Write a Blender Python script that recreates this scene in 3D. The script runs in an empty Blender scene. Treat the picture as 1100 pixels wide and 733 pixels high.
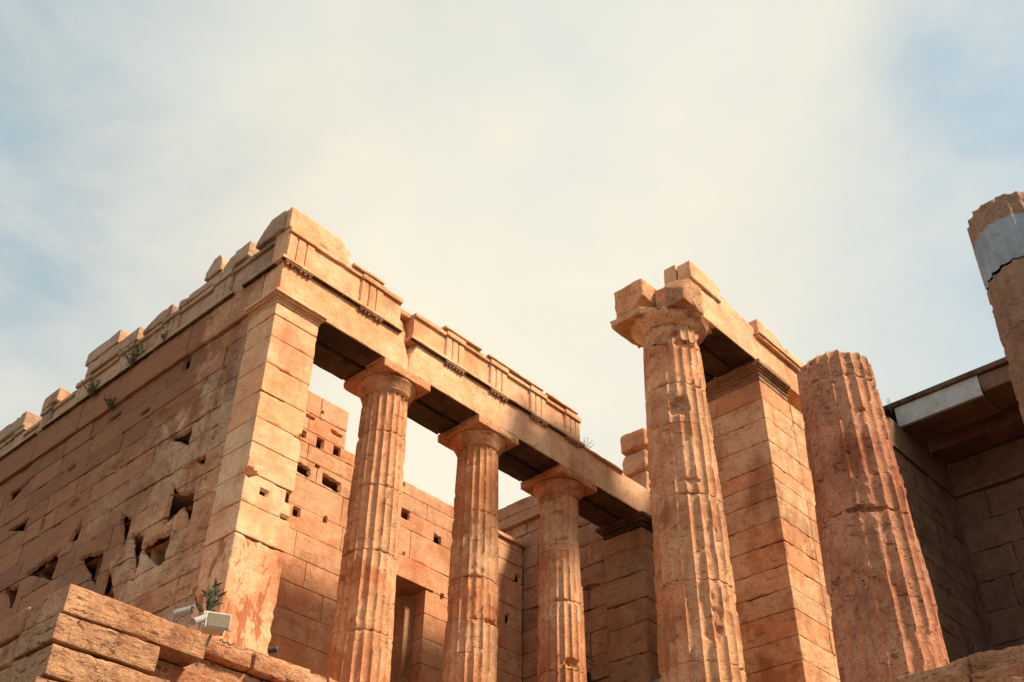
import bpy, math, random
import numpy as np
from mathutils import Vector, Matrix
R_ = math.radians
C = bpy.context.scene.collection

# ------------------------------------------------------------------ camera
cam_d = bpy.data.cameras.new('camera'); cam = bpy.data.objects.new('camera', cam_d); C.objects.link(cam)
bpy.context.scene.camera = cam
cam_d.sensor_width = 36.0; cam_d.lens = 36.0 * 1187.74 / 1100.0
cam_d.clip_start = 0.1; cam_d.clip_end = 3000
yaw, pit, rol = 0.748318827, 0.656182916, 0.0142181479
dv = Vector((math.cos(yaw)*math.cos(pit), math.sin(yaw)*math.cos(pit), math.sin(pit)))
rt = Vector((math.sin(yaw), -math.cos(yaw), 0)); up = rt.cross(dv)
r2 = rt*math.cos(rol) + up*math.sin(rol); u2 = -rt*math.sin(rol) + up*math.cos(rol)
cam.matrix_world = Matrix(((r2.x, u2.x, -dv.x, 0), (r2.y, u2.y, -dv.y, 0), (r2.z, u2.z, -dv.z, 0), (0, 0, 0, 1)))

# ------------------------------------------------------------------ light
SUN_AZ, SUN_EL = R_(299), R_(49)          # direction toward the sun, angle from +X
sd = Vector((math.cos(SUN_AZ)*math.cos(SUN_EL), math.sin(SUN_AZ)*math.cos(SUN_EL), math.sin(SUN_EL)))
sun_d = bpy.data.lights.new('sun', 'SUN'); sun = bpy.data.objects.new('sun', sun_d); C.objects.link(sun)
sun_d.energy = 5.0; sun_d.angle = R_(8); sun_d.color = (1.0, 0.80, 0.56)
sun.rotation_euler = sd.to_track_quat('Z', 'Y').to_euler()
W = bpy.data.worlds.new('World'); bpy.context.scene.world = W; W.use_nodes = True
nt = W.node_tree; nt.nodes.clear()
def N(tree, t, **k):
    n = tree.nodes.new(t)
    for a, b in k.items(): setattr(n, a, b)
    return n
def ray(x, y):
    v = dv*1187.74 + r2*(x-550) - u2*(y-366.5); return v.normalized()
LOBES = ((None, (-1, -.2, .35), .95, 1.2), (None, (-.5, -.5, .75), .55, 1.1), (None, (-.9, .6, .1), .6, 1.0))   # unseen clear-sky patches added behind the view to cut sky fill
def sky():
    L = nt.links.new
    out = N(nt, 'ShaderNodeOutputWorld'); bg = N(nt, 'ShaderNodeBackground'); L(bg.outputs[0], out.inputs[0])
    bg.inputs[1].default_value = 0.1
    st = N(nt, 'ShaderNodeTexSky', sky_type='NISHITA'); st.sun_disc = False
    st.sun_elevation = SUN_EL; st.sun_rotation = R_(90) - SUN_AZ; st.air_density = 1.0; st.dust_density = 1.6
    tc = N(nt, 'ShaderNodeTexCoord')
    mp = N(nt, 'ShaderNodeMapping'); L(tc.outputs['Generated'], mp.inputs[0]); mp.inputs['Scale'].default_value = (1, 1, 1.6)
    n1 = N(nt, 'ShaderNodeTexNoise'); L(mp.outputs[0], n1.inputs['Vector']); n1.inputs['Scale'].default_value = 3.4
    n1.inputs['Detail'].default_value = 7; n1.inputs['Roughness'].default_value = 0.58; n1.inputs['Distortion'].default_value = 0.35
    # clearer openings in the cloud sheet: soft lobes round fixed directions of the sky
    acc = None
    for (px, py, w, s) in ((-25, 258, .17, .8), (1105, 35, .17, 1.0), (-20, 40, .27, .85), (480, -60, .30, .25), (1190, 420, .16, .35), (-300, 100, .5, .85), (1500, 100, .5, .8)) + LOBES:
        v = ray(px, py) if px is not None else Vector(py).normalized()
        dn = N(nt, 'ShaderNodeVectorMath', operation='DISTANCE'); L(tc.outputs['Generated'], dn.inputs[0]); dn.inputs[1].default_value = v
        mr = N(nt, 'ShaderNodeMapRange', interpolation_type='SMOOTHERSTEP'); L(dn.outputs['Value'], mr.inputs[0])
        mr.inputs[1].default_value = 0; mr.inputs[2].default_value = w*1.35; mr.inputs[3].default_value = s; mr.inputs[4].default_value = 0
        if acc is None: acc = mr.outputs[0]
        else:
            a = N(nt, 'ShaderNodeMath', operation='MAXIMUM'); L(acc, a.inputs[0]); L(mr.outputs[0], a.inputs[1]); acc = a.outputs[0]
    # clear = lobes * noise
    nr = N(nt, 'ShaderNodeMapRange'); L(n1.outputs[0], nr.inputs[0]); nr.inputs[1].default_value = .30; nr.inputs[2].default_value = .66
    nr.inputs[3].default_value = .25; nr.inputs[4].default_value = 1.15
    m = N(nt, 'ShaderNodeMath', operation='MULTIPLY', use_clamp=True); L(acc, m.inputs[0]); L(nr.outputs[0], m.inputs[1])
    # cloud brightness variation
    n2 = N(nt, 'ShaderNodeTexNoise'); L(mp.outputs[0], n2.inputs['Vector']); n2.inputs['Scale'].default_value = 1.7; n2.inputs['Detail'].default_value = 5
    cr = N(nt, 'ShaderNodeValToRGB'); L(n2.outputs[0], cr.inputs[0])
    cr.color_ramp.elements[0].position = .38; cr.color_ramp.elements[0].color = (5.45, 5.5, 4.95, 1)
    cr.color_ramp.elements[1].position = .58; cr.color_ramp.elements[1].color = (6.7, 6.1, 4.85, 1)
    mul = N(nt, 'ShaderNodeVectorMath', operation='MULTIPLY_ADD'); L(st.outputs[0], mul.inputs[0])
    mul.inputs[1].default_value = (1.0, .95, .8); mul.inputs[2].default_value = (.6, 1.3, 1.6)
    mx = N(nt, 'ShaderNodeMix', data_type='RGBA'); L(m.outputs[0], mx.inputs[0]); L(cr.outputs[0], mx.inputs[6]); L(mul.outputs[0], mx.inputs[7])
    L(mx.outputs[2], bg.inputs[0])
sky()
vs = bpy.context.scene.view_settings
vs.view_transform = 'Standard'; vs.look = 'None'; vs.exposure = 0.60; vs.gamma = 1.0; vs.use_curve_mapping = False
bpy.context.scene.cycles.max_bounces = 6; bpy.context.scene.cycles.diffuse_bounces = 2

# ------------------------------------------------------------------ noise in numpy
_p = np.random.RandomState(7).permutation(256); _p = np.concatenate([_p, _p, _p])
_g = np.random.RandomState(8).rand(256)
def vnoise(p):
    i = np.floor(p).astype(int); f = p - i; f = f*f*(3-2*f); i &= 255
    def h(a, b, c): return _g[_p[_p[_p[(i[:, 0]+a) & 255] + ((i[:, 1]+b) & 255)] + ((i[:, 2]+c) & 255)]]
    x, y, z = f[:, 0], f[:, 1], f[:, 2]
    def l(a, b, t): return a + (b-a)*t
    return l(l(l(h(0,0,0), h(1,0,0), x), l(h(0,1,0), h(1,1,0), x), y), l(l(h(0,0,1), h(1,0,1), x), l(h(0,1,1), h(1,1,1), x), y), z)
def fbm(p, s, o=3, off=0.0):
    p = p*s + off; a = np.zeros(len(p)); w = 1.0; t = 0
    for k in range(o):
        a += w*vnoise(p); t += w; w *= .5; p = p*2.03 + 17.3
    return a/t              # 0..1 about .5
def sst(x, a, b):
    t = np.clip((x-a)/(b-a), 0, 1); return t*t*(3-2*t)

# ------------------------------------------------------------------ mesh collector
class MB:
    def __init__(s): s.v = []; s.f = []; s.t = []; s.n = 0
    def add(s, v, quads, tint=.5):
        v = np.asarray(v, float); s.v.append(v); s.f.append(np.asarray(quads, int) + s.n)
        s.t.append(np.full(len(v), tint) if np.isscalar(tint) else np.asarray(tint)); s.n += len(v)
    def build(s, name, mat, parent=None, base=(0, 0, 0), sharp=38, smooth=True):
        v = np.concatenate(s.v) - np.array(base); t = np.concatenate(s.t)
        polys = []
        for f in s.f: polys.append(f)
        me = bpy.data.meshes.new(name)
        loops = np.concatenate([f.ravel() for f in polys]); sizes = np.concatenate([np.full(len(f), f.shape[1]) for f in polys])
        me.vertices.add(len(v)); me.vertices.foreach_set('co', v.ravel())
        me.loops.add(len(loops)); me.loops.foreach_set('vertex_index', loops)
        me.polygons.add(len(sizes)); st = np.concatenate([[0], np.cumsum(sizes)[:-1]])
        me.polygons.foreach_set('loop_start', st)
        me.update(calc_edges=True)
        me.polygons.foreach_set('use_smooth', np.full(len(sizes), smooth))
        at = me.attributes.new('tint', 'FLOAT', 'POINT'); at.data.foreach_set('value', t)
        me.materials.append(mat)
        me.validate()
        if smooth: me.set_sharp_from_angle(angle=R_(sharp))
        o = bpy.data.objects.new(name, me); C.objects.link(o)
        if parent is not None: o.parent = parent
        return o
def thing(name, label, cat, loc=(0, 0, 0), group=None):
    o = bpy.data.objects.new(name, None); C.objects.link(o); o.location = loc; o.empty_display_size = .2
    o['label'] = label; o['category'] = cat
    if group: o['group'] = group
    return o
def tag(o, label, cat, group=None):
    o['label'] = label; o['category'] = cat
    if group: o['group'] = group
    return o

rng = random.Random(5)
def coords(a, b, cell, e):
    L = b - a
    if L <= cell*1.2 or L < 4*e: 
        e = min(e, L*.25)
        return np.array([a, a+e, b-e, b])
    n = max(1, int(round((L-6*e)/cell)))
    mid = np.linspace(a+3*e, b-3*e, n+1)
    return np.unique(np.concatenate([[a, a+e], mid, [b-e, b]]))
def block(M, b, cell=.08, r=.012, chip=.05, amp=.005, cuts=(), fn=None, rot=None, tint=None, cells=None, seed=None, rough=0.0, hole=None, hax=0, hs=1):
    """a worn stone block: rounded box whose edge radius swells where it is chipped"""
    x0, x1, y0, y1, z0, z1 = b
    so = (seed if seed is not None else rng.uniform(0, 200))
    if tint is None: tint = rng.random()
    cc = cells or (cell, cell, cell); e = max(r, .008)
    X, Y, Z = coords(x0, x1, cc[0], e), coords(y0, y1, cc[1], e), coords(z0, z1, cc[2], e)
    nx, ny, nz = len(X), len(Y), len(Z)
    idx = -np.ones((nx, ny, nz), int)
    I, J, K = np.meshgrid(range(nx), range(ny), range(nz), indexing='ij')
    sh = (I == 0) | (I == nx-1) | (J == 0) | (J == ny-1) | (K == 0) | (K == nz-1)
    idx[sh] = np.arange(sh.sum())
    p = np.stack([X[I[sh]], Y[J[sh]], Z[K[sh]]], 1)
    q = []
    def face(a, flip):
        A, B_, C_, D = a[:-1, :-1], a[1:, :-1], a[1:, 1:], a[:-1, 1:]
        f = np.stack([A, B_, C_, D], -1).reshape(-1, 4)
        q.append(f[:, ::-1] if flip else f)
    face(idx[:, :, 0], True); face(idx[:, :, -1], False)
    face(idx[:, 0, :], False); face(idx[:, -1, :], True)
    face(idx[0, :, :], True); face(idx[-1, :, :], False)
    lo, hi = np.array([x0, y0, z0]), np.array([x1, y1, z1]); half = (hi-lo).min()*.48
    n = fbm(p, 3.6, 4, so); n2 = fbm(p, 11.0, 2, so+31)
    rr = r*(.5+n2) + chip*sst(n, .55, .70)*(.15+1.2*n2)
    rr = np.minimum(rr, half)[:, None]
    c = np.clip(p, lo+rr, hi-rr); dlt = p - c; ln = np.linalg.norm(dlt, axis=1, keepdims=True)
    p2 = c + dlt/np.maximum(ln, 1e-9)*np.minimum(ln, rr)
    # surface relief
    nrm = dlt/np.maximum(ln, 1e-9)
    p2 += nrm*((fbm(p, 5.0, 3, so+9)-.5)*2*amp + (n2-.5)*amp)[:, None]
    if rough: p2 += (np.stack([fbm(p, 1.7, 3, so+50+k*13) for k in range(3)], 1)-.5)*2*rough
    if fn is not None: p2 = fn(p2)
    for (nn, dd) in cuts:
        nn = np.array(nn, float); nn /= np.linalg.norm(nn)
        over = p2@nn - dd + (fbm(p2, 3.0, 3, so+77)-.5)*.08
        p2 = p2 - np.maximum(over, 0)[:, None]*nn
    if rot is not None:
        cen = (lo+hi)/2; Rm = np.array(rot.to_matrix()); p2 = (p2-cen)@Rm.T + cen
    Q = np.concatenate(q)
    if hole is not None:
        hm = hole(p, True); fr = np.abs(p[:, hax] - (lo if hs > 0 else hi)[hax]) < .02
        hm &= fr; Q = Q[~hm[Q].all(1)]
    M.add(p2, Q, tint)

def dentfn(dents, ax, sgn):
    """damage in a wall face: dents = (a, z, ra, rz, depth, skew[, kind]); ax = index of the face normal, a = the other horizontal axis.
    Shallow ones are hollows, deep ones break through into the block. kind: 'r' squared socket, (su, sw) wedge with its right angle towards su, sw"""
    oa = 1 - ax
    def f(p, mask=False):
        a = p[:, oa]; z = p[:, 2]; nn = (fbm(p, 7.0, 2, 5.5)-.5)
        d = np.zeros(len(p)); cut = np.zeros(len(p), bool)
        for D in dents:
            a0, z0, ra, rz, dep, sk = D[:6]; kind = D[6] if len(D) > 6 else None
            u = (a-a0)/ra; w = (z-z0)/rz - sk*u
            if kind == 'r': q = np.maximum(np.abs(u), np.abs(w)) + nn*.25
            elif kind: q = np.maximum(np.maximum(u*kind[0], w*kind[1]), -(u*kind[0]+w*kind[1])*.95) + nn*.35
            else: q = np.abs(u)+np.abs(w)*.9 + nn*.7
            if dep < .2: d = np.maximum(d, dep*(1-sst(q, .5, 1.0)))
            else: d = np.maximum(d, .06*(1-sst(q, .84, 1.10))); cut |= q < .93
        if mask: return cut
        o = p.copy(); o[:, ax] += sgn*d; return o
    return f
def courses(M, ax, face, back, a0, a1, zs, L=1.2, dents=(), cell=.07, seed=1, r=.006, chip=.03, amp=.004, gap=.013, jit=.006, end_fix=True):
    """coursed ashlar: wall whose visible face is at `face` on axis ax (0: faces -x, 1: faces -y)"""
    rr = random.Random(seed)
    sg = 1 if back > face else -1
    fn = dentfn(dents, ax, sg) if dents else None
    for k in range(len(zs)-1):
        z0, z1 = zs[k], zs[k+1]
        a = a0; cuts = [a0]; first = L*(.5 if k % 2 else 1)*rr.uniform(.85, 1.1)
        a += first
        while a < a1 - L*.35:
            cuts.append(a); a += L*rr.uniform(.75, 1.2)
        cuts.append(a1)
        for i in range(len(cuts)-1):
            gp = gap*rr.uniform(.35, 1.6); b0, b1 = cuts[i]+gp*.5, cuts[i+1]-gp*.5
            f = face + rr.uniform(-jit, jit)
            lo_, hi_ = min(f, back), max(f, back)
            near = fn is not None and any(b0-.3 < d[0] < b1+.3 and z0-.3 < d[1] < z1+.3 for d in dents)
            c = .024 if near else cell
            kw = dict(r=r, chip=chip*rr.uniform(.5, 1.6), amp=amp, fn=fn if near else None, hole=fn if near else None, hax=ax, hs=sg, seed=rr.uniform(0, 300), tint=rr.random())
            if ax == 0: block(M, (lo_, hi_, b0, b1, z0+gp*.4, z1-gp*.6), cells=(.3, c, c), **kw)
            else: block(M, (b0, b1, lo_, hi_, z0+gp*.4, z1-gp*.6), cells=(c, .3, c), **kw)

def column_mesh(M, cx, cy, z0, z1, r0, r1, seed=1, wear=.02, nfl=20, joints=(), dents=(), broken=0.0, band=None, step=.05, fdep=.088, phase=0.0, jag=.02):
    nth = nfl*(16 if r0 > .6 else 12)
    th = np.linspace(0, 2*np.pi, nth, endpoint=False) - phase
    step = min(step, .032 if r0 > .6 else .04)
    zs = list(np.arange(z0, z1, step)) + [z1]
    for j in joints: zs += [j-.022, j-.008, j+.008, j+.022]
    zs = np.unique(np.round([z for z in zs if z0 <= z <= z1], 4))
    T, Z = np.meshgrid(th, zs)
    T = T.ravel(); Z = Z.ravel()
    # joint lines wander
    s = (Z-z0)/(z1-z0)
    Rz = r0 + (r1-r0)*(s + .10*np.sin(np.pi*s)*-1)
    drum = np.zeros(len(Z)); 
    for j in joints: drum += (Z > j)
    ph = T + phase
    t = (ph*nfl/(2*np.pi)) % 1.0
    fl = fdep*Rz*(1-np.abs(2*t-1)**2.2)**.75
    P = np.stack([cx+Rz*np.cos(T), cy+Rz*np.sin(T), Z], 1)
    n = fbm(P, 1.1, 4, seed*3.1); n2 = fbm(P, 4.5, 3, seed*5.7); n3 = fbm(P, 14., 2, seed)
    er = np.minimum(wear, .008)*(.25 + .6*sst(n, .42, .72)) * (.6+.8*n2)
    sp = sst(fbm(P*np.array([1, 1, .8]), 2.4, 5, seed*2.3), .575, .592); er = er + sp*wear*1.6*(.6+.8*n3)
    P2 = P*np.array([1, 1, .55]); ch = sst(fbm(P2, 3.3, 3, seed*9.1), .60, .74)
    er = er + ch*wear*.9
    gr = np.zeros(len(Z))
    for j in joints:
        dz = np.abs(Z-j); gr = np.maximum(gr, .010*(dz < .006+.0)) 
        chip = sst(fbm(P, 3.2, 3, j*7+seed), .56, .75)
        er = er + chip*.045*np.exp(-(dz/.05)**2)
        gr = np.maximum(gr, (dz < .010)*(.014+.03*chip))
    r = np.minimum(Rz - fl, Rz - er) - .15*er - gr + (n3-.5)*.005 + (n2-.5)*.003
    for (ta, za, rt_, rz_, dep) in dents:
        dth = (T-ta+np.pi) % (2*np.pi) - np.pi
        q = np.sqrt((dth/rt_)**2 + ((Z-za)/rz_)**2) + (n2-.5)*1.6
        r = r - dep*(1-sst(q, .65, 1.0))*(.7+.6*n3)
    Zo = Z.copy()
    if broken:
        w = sst(Z, z1-broken*1.6, z1)
        top = (fbm(np.stack([np.cos(T)*1.1, np.sin(T)*1.1, np.full(len(T), seed*1.0)], 1), 1.6, 4, seed)-.55)*2*broken
        Zo = Z + w*top
        r = r - w**3*.06*Rz*(.4+1.2*n2)
    # jagged joints
    wob = (fbm(np.stack([np.cos(T), np.sin(T), drum], 1), 1.5, 3, seed+3)-.5)*2*jag
    Zo = Zo + wob*(s > .02)*(s < .985)
    V = np.stack([cx+r*np.cos(T), cy+r*np.sin(T), Zo], 1)
    nz = len(zs); i = np.arange(nz-1)[:, None]*nth; j = np.arange(nth)[None, :]; j2 = (j+1) % nth
    q = np.stack([i+j, i+j2, i+nth+j2, i+nth+j], -1).reshape(-1, 4)
    rnd = np.random.RandomState(seed); dt = rnd.rand(30)*.6+.2
    M.add(V, q, dt[drum.astype(int)])
    # top cap: concentric rings with broken relief
    base = V[-nth:]; rings = [base]; cz = base[:, 2].mean()
    for f in (.85, .65, .4, .18, .02):
        g = np.stack([cx+(base[:, 0]-cx)*f, cy+(base[:, 1]-cy)*f, base[:, 2]*f+(cz)*(1-f)], 1)
        g[:, 2] += (fbm(g, 3.5, 3, seed)-.5)*broken*.8
        rings.append(g)
    G = np.concatenate(rings); i = np.arange(len(rings)-1)[:, None]*nth
    q = np.stack([i+j, i+j2, i+nth+j2, i+nth+j], -1).reshape(-1, 4)
    M.add(G, q, .5)
def lathe(M, cx, cy, prof, n=96, seed=1, wear=.01, tint=.5, cuts=(), dents=()):
    th = np.linspace(0, 2*np.pi, n, endpoint=False); pr = np.array(prof)
    # resample profile
    d = np.concatenate([[0], np.cumsum(np.linalg.norm(np.diff(pr, axis=0), axis=1))]); u = np.unique(np.concatenate([np.arange(0, d[-1], .035), d]))
    rz = np.stack([np.interp(u, d, pr[:, 0]), np.interp(u, d, pr[:, 1])], 1)
    T = np.tile(th, len(rz)); Rr = np.repeat(rz[:, 0], n); Z = np.repeat(rz[:, 1], n)
    P = np.stack([cx+Rr*np.cos(T), cy+Rr*np.sin(T), Z], 1)
    e = wear*(.3*fbm(P, 8, 2, seed)+3.5*sst(fbm(P, 2.2, 3, seed*3), .5, .78)); Rr = np.maximum(Rr-e, .001)
    P = np.stack([cx+Rr*np.cos(T), cy+Rr*np.sin(T), Z], 1)
    for (nn, dd) in cuts:
        nn = np.array(nn, float); nn /= np.linalg.norm(nn)
        over = P@nn - dd + (fbm(P, 3.0, 3, seed+77)-.5)*.14
        P = P - np.maximum(over, 0)[:, None]*nn
    i = np.arange(len(rz)-1)[:, None]*n; j = np.arange(n)[None, :]; j2 = (j+1) % n
    M.add(P, np.stack([i+j, i+j2, i+n+j2, i+n+j], -1).reshape(-1, 4), tint)
def tube(M, pts, r, n=8, tint=.5, r1=None):
    pts = [Vector(p) for p in pts]; V = []
    for k, p in enumerate(pts):
        d = (pts[min(k+1, len(pts)-1)] - pts[max(k-1, 0)]).normalized()
        a = d.orthogonal().normalized(); b = d.cross(a)
        rr = r if r1 is None else r + (r1-r)*k/(len(pts)-1)
        for i in range(n):
            t = 2*math.pi*i/n; V.append(p + (a*math.cos(t) + b*math.sin(t))*rr)
    V = np.array([tuple(v) for v in V]); i = np.arange(len(pts)-1)[:, None]*n; j = np.arange(n)[None, :]; j2 = (j+1) % n
    M.add(V, np.stack([i+j, i+j2, i+n+j2, i+n+j], -1).reshape(-1, 4), tint)
    M.add(V[:n], np.arange(n)[None, ::-1], tint); M.add(V[-n:], np.arange(n)[None, :], tint)

# ------------------------------------------------------------------ materials
def stone(name, light, warm, dark, stain=.5, streak=.5, tintamt=.28, scale=1.0, bump=.5, flake=0.0, pits=.5, foli=0.0, crack=.5, bias=0.0, grain=.4, tm=.3, scr=.35, grad=0., patch=.25):
    m = bpy.data.materials.new(name); m.use_nodes = True; t = m.node_tree; L = t.links.new
    bs = t.nodes['Principled BSDF']; bs.inputs['Roughness'].default_value = .88
    bs.inputs['Specular IOR Level'].default_value = .2
    g = N(t, 'ShaderNodeNewGeometry'); pos = g.outputs['Position']
    def mapping(sc, rot=(0, 0, 0)):
        mp = N(t, 'ShaderNodeMapping'); L(pos, mp.inputs[0]); mp.inputs['Scale'].default_value = sc; mp.inputs['Rotation'].default_value = rot; return mp.outputs[0]
    def noise(s, det=5, rough=.55, vec=None, dist=0):
        n = N(t, 'ShaderNodeTexNoise'); L(vec if vec is not None else pos, n.inputs['Vector']); n.inputs['Scale'].default_value = s*scale
        n.inputs['Detail'].default_value = det; n.inputs['Roughness'].default_value = rough; n.inputs['Distortion'].default_value = dist; return n.outputs[0]
    def ramp(v, a, b, lo=0., hi=1.):
        r = N(t, 'ShaderNodeMapRange', interpolation_type='SMOOTHSTEP'); L(v, r.inputs[0])
        for i, x in enumerate((a, b, lo, hi)): r.inputs[i+1].default_value = x
        return r.outputs[0]
    def mix(f, a, b, bt='MIX'):
        x = N(t, 'ShaderNodeMix', data_type='RGBA', blend_type=bt)
        for s, v in ((0, f), (6, a), (7, b)):
            if isinstance(v, (int, float)): x.inputs[s].default_value = v
            elif isinstance(v, tuple): x.inputs[s].default_value = (*v, 1)
            else: L(v, x.inputs[s])
        return x.outputs[2]
    def mth(op, a, b, clamp=False):
        x = N(t, 'ShaderNodeMath', operation=op, use_clamp=clamp)
        for s, v in ((0, a), (1, b)):
            if isinstance(v, (int, float)): x.inputs[s].default_value = v
            else: L(v, x.inputs[s])
        return x.outputs[0]
    at = N(t, 'ShaderNodeAttribute', attribute_name='tint'); tint = at.outputs['Fac']
    big = noise(.55, 6, .6, dist=.4); mid = noise(2.3, 8, .62, dist=.3); fine = noise(11, 6, .7)
    col = mix(ramp(mth('ADD', big, mth('MULTIPLY', mth('SUBTRACT', tint, .5), tm)), .40-bias, .66-bias), light, warm)
    col = mix(ramp(mid, .42, .68, 0, .55), col, tuple(c*f for c, f in zip(warm, (.86, .72, .62))))
    # pale worn spots
    col = mix(ramp(noise(4.1, 6, .6), .56, .74, 0, .5), col, tuple(min(.85, c*1.12+.05) for c in light))
    # runoff stains, stretched downward
    st = noise(1.0, 7, .6, mapping((2.6, 2.6, .45)))
    col = mix(ramp(mth('ADD', st, mth('MULTIPLY', mth('SUBTRACT', big, .5), .8)), .52, .76, 0, streak), col, dark)
    blot = noise(1.4, 9, .68, dist=.8)
    col = mix(ramp(blot, .56, .74, 0, stain), col, tuple(c*.9 for c in dark))
    if flake:                                    # surface skin flaked off in upright patches
        fk = noise(3.4, 8, .7, mapping((1.6, 1.6, .55)), dist=.5)
        fm = ramp(fk, .52, .56, 0, flake); col = mix(fm, col, tuple(c*k for c, k in zip(warm, (.55, .36, .30))))
    if foli:
        fo = noise(5.0, 5, .6, mapping((1, 1.0, 3.6), (R_(38), R_(20), 0)))
        col = mix(ramp(fo, .54, .70, 0, foli), col, tuple(c*.7 for c in warm))
    pn = noise(1.25, 10, .68, mapping((1.0, 1.0, .8)), dist=.5)
    col = mix(ramp(pn, .545, .60, 0, patch), col, tuple(c*k for c, k in zip(warm, (.66, .46, .38))))
    col = mix(ramp(pn, .40, .455, patch*.8, 0), col, tuple(min(.88, c*1.08+.03) for c in light))
    sc_ = noise(2.2, 10, .74, mapping((1.0, 1.0, 3.4), (R_(12), R_(8), 0)), dist=.6)
    sm = ramp(sc_, .585, .63, 0, scr); col = mix(sm, col, dark)
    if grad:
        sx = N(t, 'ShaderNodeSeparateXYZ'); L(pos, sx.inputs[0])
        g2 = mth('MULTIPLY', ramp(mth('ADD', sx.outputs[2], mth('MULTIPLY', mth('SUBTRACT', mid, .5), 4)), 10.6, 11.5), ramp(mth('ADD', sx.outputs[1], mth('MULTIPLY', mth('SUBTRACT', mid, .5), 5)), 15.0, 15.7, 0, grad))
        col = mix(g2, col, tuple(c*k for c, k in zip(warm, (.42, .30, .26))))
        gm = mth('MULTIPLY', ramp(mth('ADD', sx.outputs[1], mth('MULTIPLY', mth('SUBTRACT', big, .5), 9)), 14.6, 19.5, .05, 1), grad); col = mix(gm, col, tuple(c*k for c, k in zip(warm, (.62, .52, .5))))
    # per block tone
    tv = N(t, 'ShaderNodeMapRange'); L(tint, tv.inputs[0]); tv.inputs[3].default_value = 1-tintamt; tv.inputs[4].default_value = 1+tintamt*.5
    col = mix(1.0, col, tv.outputs[0], 'MULTIPLY') if False else col
    vm = N(t, 'ShaderNodeVectorMath', operation='SCALE'); L(col, vm.inputs[0]); L(tv.outputs[0], vm.inputs['Scale']); col = vm.outputs[0]
    # fine grain
    col = mix(ramp(fine, .38, .66, 0, .32), col, tuple(c*.62 for c in warm))
    col = mix(ramp(noise(34, 4, .75), .44, .70, 0, grain), col, tuple(c*.5 for c in warm))
    col = mix(ramp(noise(6.3, 9, .75, dist=1.2), .57, .66, 0, grain), col, tuple(c*1.15 for c in dark))
    # pits
    vo = N(t, 'ShaderNodeTexVoronoi'); L(pos, vo.inputs['Vector']); vo.inputs['Scale'].default_value = 9*scale; vo.inputs['Randomness'].default_value = 1
    pm = mth('MULTIPLY', ramp(vo.outputs['Distance'], .10, .24, 1, 0), ramp(noise(1.9, 4), .50, .62), True)
    pit = mth('MULTIPLY', pm, pits)
    col = mix(pit, col, tuple(c*.35 for c in dark))
    # cracks
    dn = N(t, 'ShaderNodeTexNoise'); L(pos, dn.inputs['Vector']); dn.inputs['Scale'].default_value = 2.2; dn.inputs['Detail'].default_value = 4
    wv = N(t, 'ShaderNodeVectorMath', operation='MULTIPLY_ADD'); L(dn.outputs['Color'], wv.inputs[0]); wv.inputs[1].default_value = (.7, .7, .7); L(pos, wv.inputs[2])
    v2 = N(t, 'ShaderNodeTexVoronoi', feature='DISTANCE_TO_EDGE'); L(wv.outputs[0], v2.inputs['Vector']); v2.inputs['Scale'].default_value = 1.15*scale
    cm = mth('MULTIPLY', ramp(v2.outputs['Distance'], .002, .009, 1, 0), ramp(noise(1.1, 3), .53, .60, 0, .7), True)
    cm = mth('MULTIPLY', cm, crack)
    col = mix(cm, col, tuple(c*.3 for c in dark))
    L(col, bs.inputs['Base Color'])
    # relief
    h = mth('ADD', mth('MULTIPLY', noise(7, 8, .65), .5), mth('MULTIPLY', noise(38, 5, .7), .16))
    h = mth('ADD', h, mth('MULTIPLY', mid, .35)); h = mth('SUBTRACT', h, mth('MULTIPLY', pit, .35)); h = mth('SUBTRACT', h, mth('MULTIPLY', cm, .5))
    h = mth('SUBTRACT', h, mth('MULTIPLY', sm, .35))
    if flake: h = mth('SUBTRACT', h, mth('MULTIPLY', fm, .15))
    if foli: h = mth('SUBTRACT', h, mth('MULTIPLY', ramp(fo, .5, .7), .3*foli))
    bp = N(t, 'ShaderNodeBump'); L(h, bp.inputs['Height']); bp.inputs['Strength'].default_value = bump; bp.inputs['Distance'].default_value = .05
    L(bp.outputs[0], bs.inputs['Normal'])
    return m
def plain(name, col, rough=.5, metal=0., var=.25, sc=20):
    m = bpy.data.materials.new(name); m.use_nodes = True; t = m.node_tree; bs = t.nodes['Principled BSDF']
    bs.inputs['Roughness'].default_value = rough; bs.inputs['Metallic'].default_value = metal
    n = N(t, 'ShaderNodeTexNoise'); n.inputs['Scale'].default_value = sc; n.inputs['Detail'].default_value = 4
    g = N(t, 'ShaderNodeNewGeometry'); t.links.new(g.outputs['Position'], n.inputs['Vector'])
    x = N(t, 'ShaderNodeMix', data_type='RGBA'); t.links.new(n.outputs[0], x.inputs[0])
    x.inputs[6].default_value = (*[c*(1-var) for c in col], 1); x.inputs[7].default_value = (*[min(1, c*(1+var)) for c in col], 1)
    t.links.new(x.outputs[2], bs.inputs['Base Color']); return m
HONEY = stone('honey_marble', (.87, .565, .36), (.79, .40, .215), (.26, .10, .04), stain=.5, streak=.5, tintamt=.12, bump=.35, pits=.35, crack=.6, grain=.28)
PIER = stone('flaked_pier_marble', (.86, .51, .31), (.72, .30, .15), (.22, .07, .04), stain=.45, streak=.5, tintamt=.12, bump=.5, flake=.9, pits=.4, crack=.4, grain=.45)
WEST = stone('weathered_west_marble', (.80, .50, .315), (.56, .275, .15), (.13, .05, .028), stain=.75, streak=.8, tintamt=.30, bump=.7, foli=.8, pits=.5, crack=.5, grain=.55, tm=.6, scr=.75, grad=.9, patch=.6)
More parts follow.
